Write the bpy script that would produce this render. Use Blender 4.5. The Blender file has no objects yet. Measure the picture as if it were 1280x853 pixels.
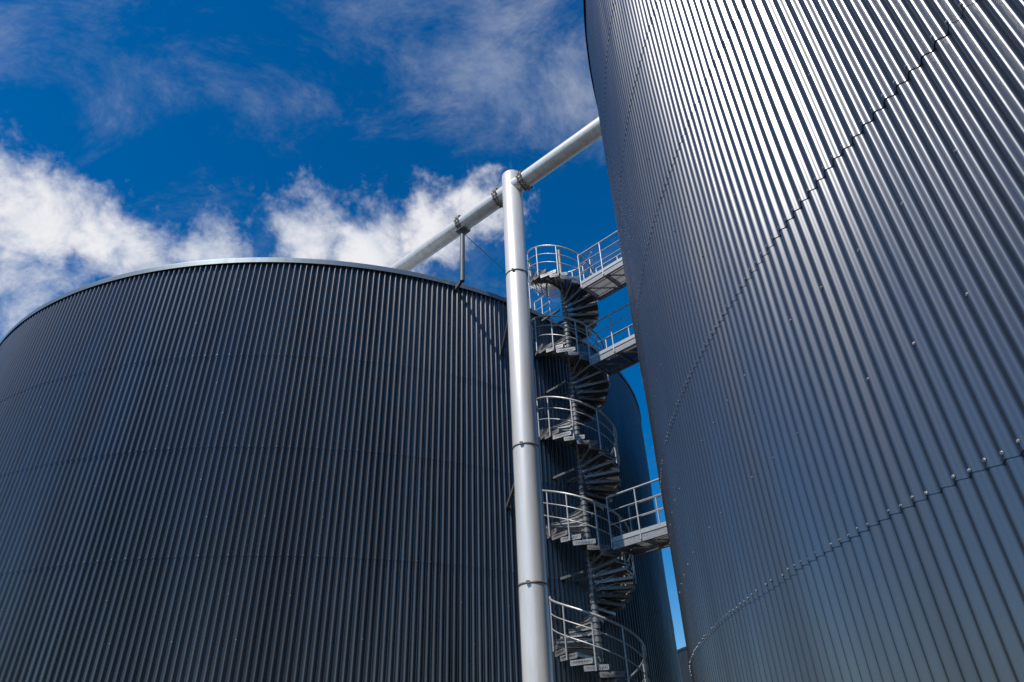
import bpy, math, random
import numpy as np
from mathutils import Vector, Matrix
random.seed(7); np.random.seed(7)
scene=bpy.context.scene
scene.view_settings.view_transform='Standard'
scene.view_settings.look='None'
scene.view_settings.exposure=0
scene.view_settings.gamma=1

# ---------------------------------------------------------------- helpers
def new_mat(name):
    m=bpy.data.materials.new(name); m.use_nodes=True
    nt=m.node_tree; b=nt.nodes['Principled BSDF']
    return m,nt,b
def noise(nt,vec,scale,detail=4,rough=.55,dist=0):
    n=nt.nodes.new('ShaderNodeTexNoise')
    n.inputs['Scale'].default_value=scale; n.inputs['Detail'].default_value=detail
    n.inputs['Roughness'].default_value=rough; n.inputs['Distortion'].default_value=dist
    if vec is not None: nt.links.new(vec,n.inputs['Vector'])
    return n
def mapping(nt,sc):
    tc=nt.nodes.new('ShaderNodeTexCoord'); mp=nt.nodes.new('ShaderNodeMapping')
    mp.inputs['Scale'].default_value=sc
    nt.links.new(tc.outputs['Object'],mp.inputs['Vector']); return mp.outputs[0]
def ramp(nt,fac,stops):
    r=nt.nodes.new('ShaderNodeValToRGB'); e=r.color_ramp.elements
    e[0].position,e[0].color=stops[0][0],(*stops[0][1],1)
    e[1].position,e[1].color=stops[-1][0],(*stops[-1][1],1)
    for p,c in stops[1:-1]:
        x=e.new(p); x.color=(*c,1)
    nt.links.new(fac,r.inputs[0]); return r
def metal_mat(name,c1,c2,metallic,r1,r2,streak=(1.2,1.2,.12),scale=2.0,bump=0.0,bscale=3):
    m,nt,b=new_mat(name)
    v=mapping(nt,streak)
    n=noise(nt,v,scale,4,.6)
    r=ramp(nt,n.outputs[0],[(.3,c1),(.7,c2)])
    nt.links.new(r.outputs[0],b.inputs['Base Color'])
    b.inputs['Metallic'].default_value=metallic
    mr=nt.nodes.new('ShaderNodeMapRange')
    mr.inputs['From Min'].default_value=.3; mr.inputs['From Max'].default_value=.7
    mr.inputs['To Min'].default_value=r2; mr.inputs['To Max'].default_value=r1
    nt.links.new(n.outputs[0],mr.inputs['Value']); nt.links.new(mr.outputs[0],b.inputs['Roughness'])
    if bump>0:
        v3=mapping(nt,(1,1,.5)); n3=noise(nt,v3,bscale,2,.5)
        bp=nt.nodes.new('ShaderNodeBump'); bp.inputs['Strength'].default_value=1; bp.inputs['Distance'].default_value=bump
        nt.links.new(n3.outputs[0],bp.inputs['Height']); nt.links.new(bp.outputs[0],b.inputs['Normal'])
    return m

class MB:
    def __init__(s): s.v=[]; s.f=[]; s.sm=[]
    def add(s,vs,fs,smooth=False):
        o=len(s.v); s.v.extend([tuple(x) for x in vs])
        s.f.extend([tuple(i+o for i in f) for f in fs]); s.sm.extend([smooth]*len(fs))
    def box(s,c,ax,ay,az):
        c=Vector(c);ax=Vector(ax);ay=Vector(ay);az=Vector(az)
        vs=[c+sx*ax+sy*ay+sz*az for sx in(-1,1) for sy in(-1,1) for sz in(-1,1)]
        s.add(vs,[(0,1,3,2),(4,6,7,5),(0,4,5,1),(2,3,7,6),(0,2,6,4),(1,5,7,3)])
    def bar(s,a,b,w,h,up=(0,0,1)):
        a=Vector(a);b=Vector(b);d=b-a;L=d.length
        if L<1e-6:return
        d.normalize();u=Vector(up);side=d.cross(u)
        if side.length<1e-4: side=d.cross(Vector((1,0,0)))
        side.normalize();u=side.cross(d)
        s.box((a+b)/2,d*L/2,side*w/2,u*h/2)
    def tube(s,pts,r,n=10,caps=True,closed=False):
        pts=[Vector(p) for p in pts]; vs=[];k=len(pts)
        prev=None
        for i,p in enumerate(pts):
            if closed: t=pts[(i+1)%k]-pts[i-1]
            elif i==0:t=pts[1]-p
            elif i==k-1:t=p-pts[-2]
            else:t=pts[i+1]-pts[i-1]
            if t.length<1e-9: t=pts[-1]-pts[0]
            t.normalize()
            if prev is None:
                a=Vector((0,0,1)) if abs(t.z)<.9 else Vector((1,0,0))
                x=t.cross(a).normalized()
            else:
                x=(prev-t*prev.dot(t)).normalized()
            prev=x; y=t.cross(x)
            rr=r[i] if isinstance(r,(list,tuple)) else r
            for j in range(n):
                a=2*math.pi*j/n; vs.append(p+x*math.cos(a)*rr+y*math.sin(a)*rr)
        fs=[]
        for i in range(k if closed else k-1):
            i2=(i+1)%k
            for j in range(n):
                fs.append((i*n+j,i*n+(j+1)%n,i2*n+(j+1)%n,i2*n+j))
        s.add(vs,fs,True)
        if caps and not closed:
            s.add(vs[:n],[tuple(range(n))[::-1]]); s.add(vs[-n:],[tuple(range(n))])
    def obj(s,name,mat,parent=None):
        me=bpy.data.meshes.new(name); me.from_pydata(s.v,[],s.f)
        me.polygons.foreach_set('use_smooth',s.sm); me.update()
        o=bpy.data.objects.new(name,me); scene.collection.objects.link(o)
        me.materials.append(mat)
        if parent: o.parent=parent
        return o
def empty(name):
    o=bpy.data.objects.new(name,None); scene.collection.objects.link(o); return o

# ---------------------------------------------------------------- materials
m_tankL=metal_mat('anthracite_cladding',(.085,.088,.096),(.145,.149,.158),.72,.27,.38,(1,1,.08),1.3,.004,1.5)
m_tankR=metal_mat('anthracite_cladding_near',(.110,.114,.122),(.170,.175,.184),.84,.215,.33,(1,1,.06),2.0,.003,1.5)
m_tankB=metal_mat('navy_cladding',(.012,.016,.024),(.02,.025,.035),.0,.45,.6)
m_trim=metal_mat('rim_flashing',(.15,.19,.22),(.21,.25,.28),.5,.35,.5)
m_trimR=metal_mat('rim_flashing_dark',(.05,.055,.065),(.08,.085,.095),.5,.35,.5)
m_roof=metal_mat('roof_sheet',(.18,.19,.2),(.26,.27,.28),.2,.5,.7)
m_screw=metal_mat('screw_steel',(.05,.04,.035),(.62,.60,.58),.6,.3,.5,(9,9,9),9)
m_pipe=metal_mat('pipe_aluminium_jacket',(.56,.54,.51),(.76,.74,.71),.3,.32,.46,(3,3,.35),2.0,.002,3)
m_clamp=metal_mat('clamp_steel',(.13,.10,.075),(.30,.27,.24),.6,.45,.65,(5,5,5),3)
m_galv=metal_mat('galvanised_steel',(.30,.305,.31),(.55,.555,.56),.5,.34,.55,(4,4,4),5)
m_frame=metal_mat('tread_frame_steel',(.17,.175,.18),(.46,.465,.47),.5,.34,.55,(6,6,6),5)
m_tread=metal_mat('tread_grating_steel',(.09,.095,.10),(.24,.245,.25),.5,.38,.58,(4,4,4),5)
m_pole=metal_mat('stair_pole_steel',(.10,.11,.12),(.21,.22,.23),.4,.42,.6)
m_conc=metal_mat('concrete',(.28,.27,.25),(.38,.37,.35),0,.85,.95,(1,1,1),2)

# ---------------------------------------------------------------- tanks
def tank(name,cx,cy,R,ztop,pitch,amp,seams,mat,trim,S=8,screw_every=1,screw_r=.007,trap=0.0,phase=0.0,flash=.13,lip=.004):
    root=empty(name)
    nr=int(round(2*math.pi*R/pitch)); nr-=nr%9
    n=nr*S
    ang=np.arange(n)/n*2*math.pi+phase
    ph=np.arange(n)/S*2*math.pi
    if trap: prof=np.tanh(trap*np.sin(ph))/np.tanh(trap)
    else: prof=np.sin(ph)
    sheet=(np.arange(n)//(9*S)); ns=nr//9
    zs=[0.15]+list(seams)+[ztop-.02]
    V=[];F=[];off=0
    j=np.arange(n); j2=(j+1)%n
    for c in range(len(zs)-1):
        jr=np.random.uniform(-.0015,.0015,ns)[sheet]; jz=np.random.uniform(-.009,.009,ns)[sheet]
        z0=zs[c]-(.04 if c else 0); z1=zs[c+1]+.02
        K=5
        rings=[(z0+(z1-z0)*k/K, lip*(1-k/K)) for k in range(K+1)]
        def ring(z,dr,usez):
            wav=.003*np.sin(ang*37+z*1.7)+.002*np.sin(ang*91-z*2.9)
            r=R+amp*prof+dr+jr+wav
            zz=np.full(n,z)+(jz if usez else 0)
            return np.stack([cx+r*np.cos(ang),cy+r*np.sin(ang),zz],1)
        V.append(ring(z0,.0,True)); V.append(ring(z0,lip,True))
        F.append(np.stack([off+j,off+j2,off+n+j2,off+n+j],1)); off+=2*n
        for k,(z,dr) in enumerate(rings):
            V.append(ring(z,dr,k==0))
            if k: F.append(np.stack([off+(k-1)*n+j,off+(k-1)*n+j2,off+k*n+j2,off+k*n+j],1))
        off+=(K+1)*n
    V=np.concatenate(V);F=np.concatenate(F)
    me=bpy.data.meshes.new('cladding')
    me.vertices.add(len(V)); me.vertices.foreach_set('co',V.ravel())
    me.loops.add(F.size); me.loops.foreach_set('vertex_index',F.ravel().astype(np.int32))
    me.polygons.add(len(F)); me.polygons.foreach_set('loop_start',np.arange(len(F))*4)
    me.polygons.foreach_set('use_smooth',np.ones(len(F),dtype=bool))
    me.update(calc_edges=True); me.validate()
    o=bpy.data.objects.new('cladding',me); scene.collection.objects.link(o); o.parent=root
    me.materials.append(mat)
    b=MB(); 
    def screw(a,z,r0):
        nv=Vector((math.cos(a),math.sin(a),0)); t=Vector((-math.sin(a),math.cos(a),0)); up=Vector((0,0,1))
        p=Vector((cx,cy,z))+nv*(r0)
        vs=[]
        for (rr,h) in ((1.5,-.001),(1.5,.0015),(.85,.002),(.75,.007)):
            for k in range(6):
                q=k*math.pi/3; vs.append(p+t*math.cos(q)*screw_r*rr+up*math.sin(q)*screw_r*rr+nv*h*screw_r/.007)
        f=[]
        for l in range(3):
            for k in range(6): f.append((l*6+k,l*6+(k+1)%6,(l+1)*6+(k+1)%6,(l+1)*6+k))
        f.append(tuple(range(18,24)))
        b.add(vs,f)
    for si,z in enumerate(seams):
        for i in range(0,nr,screw_every):
            if random.random()<.12: continue
            a=phase+(i+.25)/nr*2*math.pi
            screw(a,z-.015+random.uniform(-.008,.008),R+amp+.004)
    for c in range(len(zs)-1):
      for fr in (.33,.67):
        zm=zs[c]+(zs[c+1]-zs[c])*fr
        off0=random.randint(0,5)
        for i in range(off0,nr,screw_every*4):
            if random.random()<.25: continue
            a=phase+(i+.25)/nr*2*math.pi
            screw(a,zm+random.uniform(-.02,.02),R+amp+.003)
    b.obj('screws',m_screw,root)
    b=MB(); n2=360
    prof2=[(R-.25,ztop+.05),(R+amp+.025,ztop+.035),(R+amp+.03,ztop+.02),(R+amp+.03,ztop-flash),(R+amp+.02,ztop-flash),(R+amp+.012,ztop-.02)]
    vs=[(cx+r*math.cos(2*math.pi*i/n2),cy+r*math.sin(2*math.pi*i/n2),z) for r,z in prof2 for i in range(n2)]
    f=[(k*n2+i,k*n2+(i+1)%n2,(k+1)*n2+(i+1)%n2,(k+1)*n2+i) for k in range(len(prof2)-1) for i in range(n2)]
    b.add(vs,f); b.obj('rim_flashing',trim,root)
    b=MB()
    ring=[(cx+(R-.2)*math.cos(2*math.pi*i/n2),cy+(R-.2)*math.sin(2*math.pi*i/n2),ztop+.03) for i in range(n2)]
    b.add(ring+[(cx,cy,ztop+R*.09)],[(i,(i+1)%n2,n2) for i in range(n2)],True)
    b.obj('roof',m_roof,root)
    b=MB(); pr=[(R+.35,0),(R+.35,.12),(R+.3,.15),(R-.3,.16)]
    vs=[(cx+r*math.cos(2*math.pi*i/n2),cy+r*math.sin(2*math.pi*i/n2),z) for r,z in pr for i in range(n2)]
    f=[(k*n2+i,k*n2+(i+1)%n2,(k+1)*n2+(i+1)%n2,(k+1)*n2+i) for k in range(3) for i in range(n2)]
    b.add(vs,f); b.obj('concrete_plinth',m_conc,root)
    return root
RR=12.1; RL=12.65; CL=(-7.48,26.87); CR=(13.65,5.77); ZL=14.15; ZR=13.5
tank('corrugated_storage_tank',CR[0],CR[1],RR,ZR,.086,.0150,[2.70,4.64,6.6,8.5,10.4],m_tankR,m_trimR,S=10,screw_every=1,screw_r=.0064,flash=.03,lip=.005)
tank('corrugated_storage_tank',CL[0],CL[1],RL,ZL,.152,.036,[3.55,6.05,8.55,11.05],m_tankL,m_trim,S=10,screw_every=2,screw_r=.009,trap=.8,lip=.007)
tank('corrugated_storage_tank',22.0,66.0,9.0,11.6,.3,.03,[4,8],m_tankB,m_tankB,S=6,screw_every=6,screw_r=.01)

# ---------------------------------------------------------------- pipe
PZ=16.1; PR=.24; CRr=.285
d=Vector((.752,-.659,0)).normalized(); side=Vector((-d.y,d.x,0))
P0=Vector((.2,13.9,PZ))
root=empty('overhead_gas_pipe')
b=MB()
def elbow(p,dirv,r=.55,n=8):
    out=[]
    for i in range(n+1):
        a=math.pi/2*i/n
        out.append(p+dirv*math.sin(a)*r+Vector((0,0,-1))*(1-math.cos(a))*r)
    return out
L=P0-d*8.8; Rr=P0+d*9.0
b.tube([P0-d*.05]+[P0-d*(8.8*i/8) for i in range(1,8)]+elbow(L,-d)+[L-d*.55-Vector((0,0,1.35))],PR,40)
b.tube([P0+d*.05]+[P0+d*(9*i/8) for i in range(1,8)]+elbow(Rr,d)+[Rr+d*.55-Vector((0,0,2.6))],PR,40)
b.obj('horizontal_pipe',m_pipe,root)
b=MB()
b.tube([(P0.x,P0.y,.1),(P0.x,P0.y,4),(P0.x,P0.y,9),(P0.x,P0.y,PZ+.50),(P0.x,P0.y,PZ+.54)],[CRr,CRr,CRr,CRr,CRr-.03],48)
b.obj('vertical_column_pipe',m_pipe,root)
b=MB()
for z in (2.6,5.05,8.0,12.9):
    b.tube([(P0.x,P0.y,z-.02),(P0.x,P0.y,z-.019),(P0.x,P0.y,z+.019),(P0.x,P0.y,z+.02)],[CRr,CRr+.012,CRr+.012,CRr],48,caps=False)
    b.box((P0.x-.1,P0.y-CRr-.01,z),(.035,0,0),(0,.02,0),(0,0,.03))
b.obj('jacket_joints',m_clamp,root)
b=MB()
def clamp(t,r=PR):
    c=P0+d*t
    for o in(-.05,.05):
        cc=c+d*o
        b.tube([cc-d*.014,cc-d*.013,cc+d*.013,cc+d*.014],[r,r+.045,r+.045,r],32,caps=False)
    for k in range(10):
        a=2*math.pi*k/10
        q=c+(side*math.cos(a)+Vector((0,0,1))*math.sin(a))*(r+.035)
        b.tube([q-d*.10,q+d*.10],.016,6)
        b.tube([q-d*.085,q-d*.062],.028,6); b.tube([q+d*.062,q+d*.085],.028,6)
for t in (-.48,.48,-2.05,-7,5.2): clamp(t)
b.obj('pipe_clamps',m_clamp,root)
b=MB()
pp=P0-d*2.05
b.tube([(pp.x,pp.y,ZL-.25),(pp.x,pp.y,PZ-PR)],.07,14)
b.box((pp.x,pp.y,PZ-PR-.03),d*.16,side*.16,(0,0,.02))
tc_=Vector((CL[0]-pp.x,CL[1]-pp.y,0)); gap_=tc_.length-RL; tc_.normalize()
b.bar((pp.x,pp.y,ZL-.2),Vector((pp.x,pp.y,ZL-.2))+tc_*(gap_+.05),.08,.08)
q=P0-d*6.2; b.tube([(q.x,q.y,ZL+.2),(q.x,q.y,PZ-PR)],.06,12)
q=P0+d*5.2; b.tube([(q.x,q.y,ZR+.1),(q.x,q.y,PZ-PR)],.06,12)
b.tube([(pp.x+.05,pp.y,PZ-PR-.15),(.35,16.1,ZL+.15)],.011,6)
for z in (7.6,12.2):
    b.bar((P0.x-.1,P0.y,z),(P0.x-.55,P0.y+2.9,z),.08,.08)
b.obj('pipe_supports',m_pole,root)

# ---------------------------------------------------------------- spiral stair
SX,SY=1.67,17.0; SR=1.02; TURN=2.7; NS=19
A0=math.radians(-43)
ZW=[14.15,11.5,6.45]
root=empty('spiral_staircase')
def ang(z): return A0-(z-ZW[1])/TURN*2*math.pi
ZTOP=15.2
tr=MB(); ra=MB(); po=MB(); nos=MB()
po.tube([(SX,SY,0),(SX,SY,ZTOP+1.2)],.07,20)
dz=TURN/NS
k=0; z=ZTOP
while z>.1:
    a=ang(z); hw=math.pi/NS*1.6
    ctr=Vector((SX,SY,z))
    def P(r,t,zz=0): return ctr+Vector((math.cos(a+t),math.sin(a+t),0))*r+Vector((0,0,zz))
    for t in(-hw,hw):
        nos.bar(P(.08,t*1.3),P(SR,t),.008,.07)
    nos.bar(P(SR-.005,-hw,-.01),P(SR-.005,hw,-.01),.008,.11)
    nos.bar(P(.12,hw*1.2,.038),P(SR,hw,.038),.05,.006)
    for i in range(1,14):
        t=-hw+2*hw*i/14
        tr.bar(P(.25,t*1.1),P(SR,t),.006,.04)
    for i in range(1,17):
        r=.18+(SR-.18)*i/17
        tr.bar(P(r,-hw,.006),P(r,hw,.006),.009,.022)
    nos.box(ctr+Vector((math.cos(a),math.sin(a),0))*.15,Vector((math.cos(a),math.sin(a),0))*.09,Vector((-math.sin(a),math.cos(a),0))*.06,(0,0,.025))
    nos.bar(P(.07,0,-.20),P(.62,0,-.035),.02,.02)
    po.tube([(SX,SY,z-.05),(SX,SY,z+.03)],.09,14)
    if k%2==0: ra.tube([P(SR+.02,0,-.08),P(SR+.02,0,1.08)],.021,8)
    z-=dz;k+=1
for h,rr in((1.08,.028),(.75,.015),(.42,.015)):
    pts=[];zz=ZTOP
    while zz>.1:
        a=ang(zz); pts.append((SX+(SR+.02)*math.cos(a),SY+(SR+.02)*math.sin(a),zz+h)); zz-=dz/3
    ra.tube(pts,rr,8)
la=ang(ZTOP)
pl=MB()
for i in range(24):
    a1=la-math.radians(4*i)
    pl.bar((SX+.15*math.cos(a1),SY+.15*math.sin(a1),ZTOP),(SX+SR*math.cos(a1),SY+SR*math.sin(a1),ZTOP),.006,.035)
for r in [.2+.075*i for i in range(11)]:
    pl.tube([(SX+r*math.cos(la-math.radians(6*i)),SY+r*math.sin(la-math.radians(6*i)),ZTOP) for i in range(17)],.008,5)
for h,rr in((1.08,.028),(.75,.015),(.42,.015)):
    ra.tube([(SX+(SR+.02)*math.cos(la-math.radians(8*i)),SY+(SR+.02)*math.sin(la-math.radians(8*i)),ZTOP+h) for i in range(24)],rr,8)
for i in range(0,24,3):
    a=la-math.radians(8*i); p=(SX+(SR+.02)*math.cos(a),SY+(SR+.02)*math.sin(a))
    ra.tube([(*p,ZTOP-.05),(*p,ZTOP+1.08)],.021,8)
tr.obj('grating_treads',m_tread,root); nos.obj('tread_frames',m_frame,root); ra.obj('guard_rails',m_galv,root); po.obj('centre_pole',m_pole,root); pl.obj('top_landing',m_tread,root)
b=MB()
tl=Vector((CL[0]-SX,CL[1]-SY,0)); gl=tl.length-RL; tl.normalize()
for z in (3.4,6.05,8.7,11.35,13.9):
    for s in(-.25,.25):
        o=Vector((-tl.y,tl.x,0))*s
        st=Vector((SX,SY,z))+o; b.bar(st,st+tl*gl,.06,.06)
b.obj('wall_ties',m_pole,root)

# ---------------------------------------------------------------- walkways
def walkway(name,start,dirv,length,w=.85):
    root=empty(name); dirv=Vector(dirv).normalized(); s=Vector((-dirv.y,dirv.x,0)); st=Vector(start)
    b=MB()
    for q in(-1,1):
        b.bar(st+s*q*w/2-Vector((0,0,.07)),st+dirv*length+s*q*w/2-Vector((0,0,.07)),.012,.18)
        b.bar(st+s*q*(w/2-.025)-Vector((0,0,.155)),st+dirv*length+s*q*(w/2-.025)-Vector((0,0,.155)),.06,.008)
    n=max(2,int(length/.75))
    for i in range(n+1):
        p=st+dirv*(length*i/n)-Vector((0,0,.09)); b.bar(p-s*w/2,p+s*w/2,.05,.09)
    for i in range(n):
        p=st+dirv*(length*i/n)-Vector((0,0,.13)); p2=st+dirv*(length*(i+1)/n)-Vector((0,0,.13))
        b.bar(p-s*w/2,p2+s*w/2,.03,.03)
    b.obj('frame',m_frame,root)
    b=MB()
    for i in range(int(w/.034)):
        o=s*(-w/2+.02+i*.034); b.bar(st+o,st+dirv*length+o,.005,.03)
    for i in range(int(length/.07)):
        p=st+dirv*(.05+i*.07)+Vector((0,0,.006)); b.bar(p-s*w/2,p+s*w/2,.008,.016)
    b.obj('deck_grating',m_tread,root)
    b=MB()
    for q in(-1,1):
        o=s*q*(w/2+.02)
        for i in range(n+1):
            p=st+dirv*(length*i/n)+o; b.tube([p-Vector((0,0,.12)),p+Vector((0,0,1.1))],.021,8)
        for h,r in((1.1,.026),(.75,.015),(.42,.015)):
            b.tube([st+o+Vector((0,0,h)),st+dirv*length+o+Vector((0,0,h))],r,8)
        b.bar(st+o+Vector((0,0,.06)),st+dirv*length+o+Vector((0,0,.06)),.006,.1)
    b.obj('guard_rails',m_galv,root)
    return root
wd=Vector((CR[0]-SX,CR[1]-SY,0)); gap=wd.length-RR; wd.normalize()
for zi,z in enumerate(ZW):
    walkway('steel_walkway',Vector((SX,SY,z))+wd*(SR+.02),wd,(gap-SR+.8) if zi==0 else gap-SR-.03)
walkway('steel_walkway',Vector((SX,SY,ZL+.25))+tl*(SR+.02),tl,gl-SR+.9)

# ---------------------------------------------------------------- ground
m,nt,bs=new_mat('asphalt')
v=mapping(nt,(1,1,1)); n1=noise(nt,v,9,5,.7)
r=ramp(nt,n1.outputs[0],[(.3,(.025,.025,.026)),(.7,(.07,.07,.07))]); nt.links.new(r.outputs[0],bs.inputs['Base Color'])
bs.inputs['Roughness'].default_value=.9
b=MB(); b.add([(-2000,-2000,0),(2000,-2000,0),(2000,2000,0),(-2000,2000,0)],[(0,1,2,3)])
b.obj('ground',m)

# ---------------------------------------------------------------- light
SUN_AZ=math.radians(224); SUN_EL=math.radians(53)
sd=Vector((math.sin(SUN_AZ)*math.cos(SUN_EL),math.cos(SUN_AZ)*math.cos(SUN_EL),math.sin(SUN_EL)))
sl=bpy.data.lights.new('sun','SUN'); sl.energy=5; sl.angle=math.radians(.5); sl.color=(1,.95,.88)
so=bpy.data.objects.new('sun',sl); scene.collection.objects.link(so)
so.rotation_euler=(-sd).to_track_quat('-Z','Y').to_euler()

w=bpy.data.worlds.new('World'); scene.world=w; w.use_nodes=True
nt=w.node_tree; nt.nodes.clear()
out=nt.nodes.new('ShaderNodeOutputWorld'); bg=nt.nodes.new('ShaderNodeBackground'); nt.links.new(bg.outputs[0],out.inputs[0])
bg.inputs['Strength'].default_value=.105
sky=nt.nodes.new('ShaderNodeTexSky'); sky.sky_type='NISHITA'; sky.sun_disc=False
sky.sun_elevation=SUN_EL; sky.sun_rotation=SUN_AZ; sky.air_density=1.0; sky.dust_density=.1; sky.ozone_density=3
hs=nt.nodes.new('ShaderNodeHueSaturation'); hs.inputs['Saturation'].default_value=1.48; hs.inputs['Hue'].default_value=.503; hs.inputs['Value'].default_value=1.12
nt.links.new(sky.outputs[0],hs.inputs['Color'])
tc=nt.nodes.new('ShaderNodeTexCoord'); D=tc.outputs['Generated']
def math_(op,a,b_=None):
    n=nt.nodes.new('ShaderNodeMath'); n.operation=op
    for i,x in enumerate((a,b_)):
        if x is None: continue
        if isinstance(x,(int,float)): n.inputs[i].default_value=x
        else: nt.links.new(x,n.inputs[i])
    return n.outputs[0]
def mr(x,a,b_,c,d_,smooth=True):
    n=nt.nodes.new('ShaderNodeMapRange'); n.interpolation_type='SMOOTHSTEP' if smooth else 'LINEAR'
    nt.links.new(x,n.inputs['Value'])
    for k,v_ in zip(('From Min','From Max','To Min','To Max'),(a,b_,c,d_)): n.inputs[k].default_value=v_
    return n.outputs[0]
wn=noise(nt,D,6,5,.65)
sub=nt.nodes.new('ShaderNodeVectorMath'); sub.operation='SUBTRACT'; nt.links.new(wn.outputs['Color'],sub.inputs[0]); sub.inputs[1].default_value=(.5,.5,.5)
scl=nt.nodes.new('ShaderNodeVectorMath'); scl.operation='SCALE'; nt.links.new(sub.outputs[0],scl.inputs[0]); scl.inputs['Scale'].default_value=.2
addv=nt.nodes.new('ShaderNodeVectorMath'); addv.operation='ADD'; nt.links.new(D,addv.inputs[0]); nt.links.new(scl.outputs[0],addv.inputs[1])
def blob(az,el,rad,amp):
    az=math.radians(az);el=math.radians(el)
    v=(math.sin(az)*math.cos(el),math.cos(az)*math.cos(el),math.sin(el))
    dn=nt.nodes.new('ShaderNodeVectorMath'); dn.operation='DISTANCE'; nt.links.new(addv.outputs[0],dn.inputs[0]); dn.inputs[1].default_value=v
    return mr(dn.outputs['Value'],0,math.radians(rad),amp,0)
def blobs(l):
    acc=None
    for q in l:
        o=blob(*q); acc=o if acc is None else math_('MAXIMUM',acc,o)
    return acc
cum=blobs([(-48,36,7,.92),(-43,36,7.5,.97),(-37,36,7,.92),(-31,37,6.5,.92),(-43,30.5,9,.68),(-22,41.5,7,.88),(-15,41.5,8,1),(-7,43.5,7,.92),(-1,45,6,.85),
 (80,40,22,1)])
cn=noise(nt,D,12,8,.68,.2)
cumm=mr(math_('ADD',math_('MULTIPLY',cum,.7),math_('MULTIPLY',cn.outputs[0],1.0)),.68,1.2,0,.96)
mp=nt.nodes.new('ShaderNodeMapping'); mp.inputs['Rotation'].default_value=(.3,.5,.5); mp.inputs['Scale'].default_value=(2.2,3.8,3.0); nt.links.new(D,mp.inputs['Vector'])
ci=noise(nt,mp.outputs[0],1.8,8,.72,.35)
cib=blobs([(-2,58,13,1),(8,54,9,1),(-17,60,12,.8),(-38,48,13,.4),(25,62,18,.7)])
cirm=mr(math_('ADD',math_('MULTIPLY',ci.outputs[0],.9),math_('MULTIPLY',cib,.22)),.45,1.02,0,.52)
tot=math_('MAXIMUM',cumm,cirm)
mix=nt.nodes.new('ShaderNodeMix'); mix.data_type='RGBA'
nt.links.new(tot,mix.inputs[0]); nt.links.new(hs.outputs[0],mix.inputs[6])
cr=ramp(nt,wn.outputs[0],[(.38,(5.2,5.8,7.0)),(.58,(8.4,8.4,8.6))]); nt.links.new(cr.outputs[0],mix.inputs[7])
nt.links.new(mix.outputs[2],bg.inputs['Color'])

# ---------------------------------------------------------------- camera
th=math.radians(33.7); ro=math.atan(.0445)
R0=Vector((1,0,0)); U0=Vector((0,-math.sin(th),math.cos(th))); F=Vector((0,math.cos(th),math.sin(th)))
Rv=R0*math.cos(ro)-U0*math.sin(ro); Uv=R0*math.sin(ro)+U0*math.cos(ro)
cam=bpy.data.cameras.new('camera'); cam.lens=24; cam.sensor_width=36; cam.clip_end=6000; cam.clip_start=.05
co=bpy.data.objects.new('camera',cam); scene.collection.objects.link(co)
M=Matrix((Rv,Uv,-F)).transposed().to_4x4(); M.translation=Vector((0,0,1.6)); co.matrix_world=M
scene.camera=co
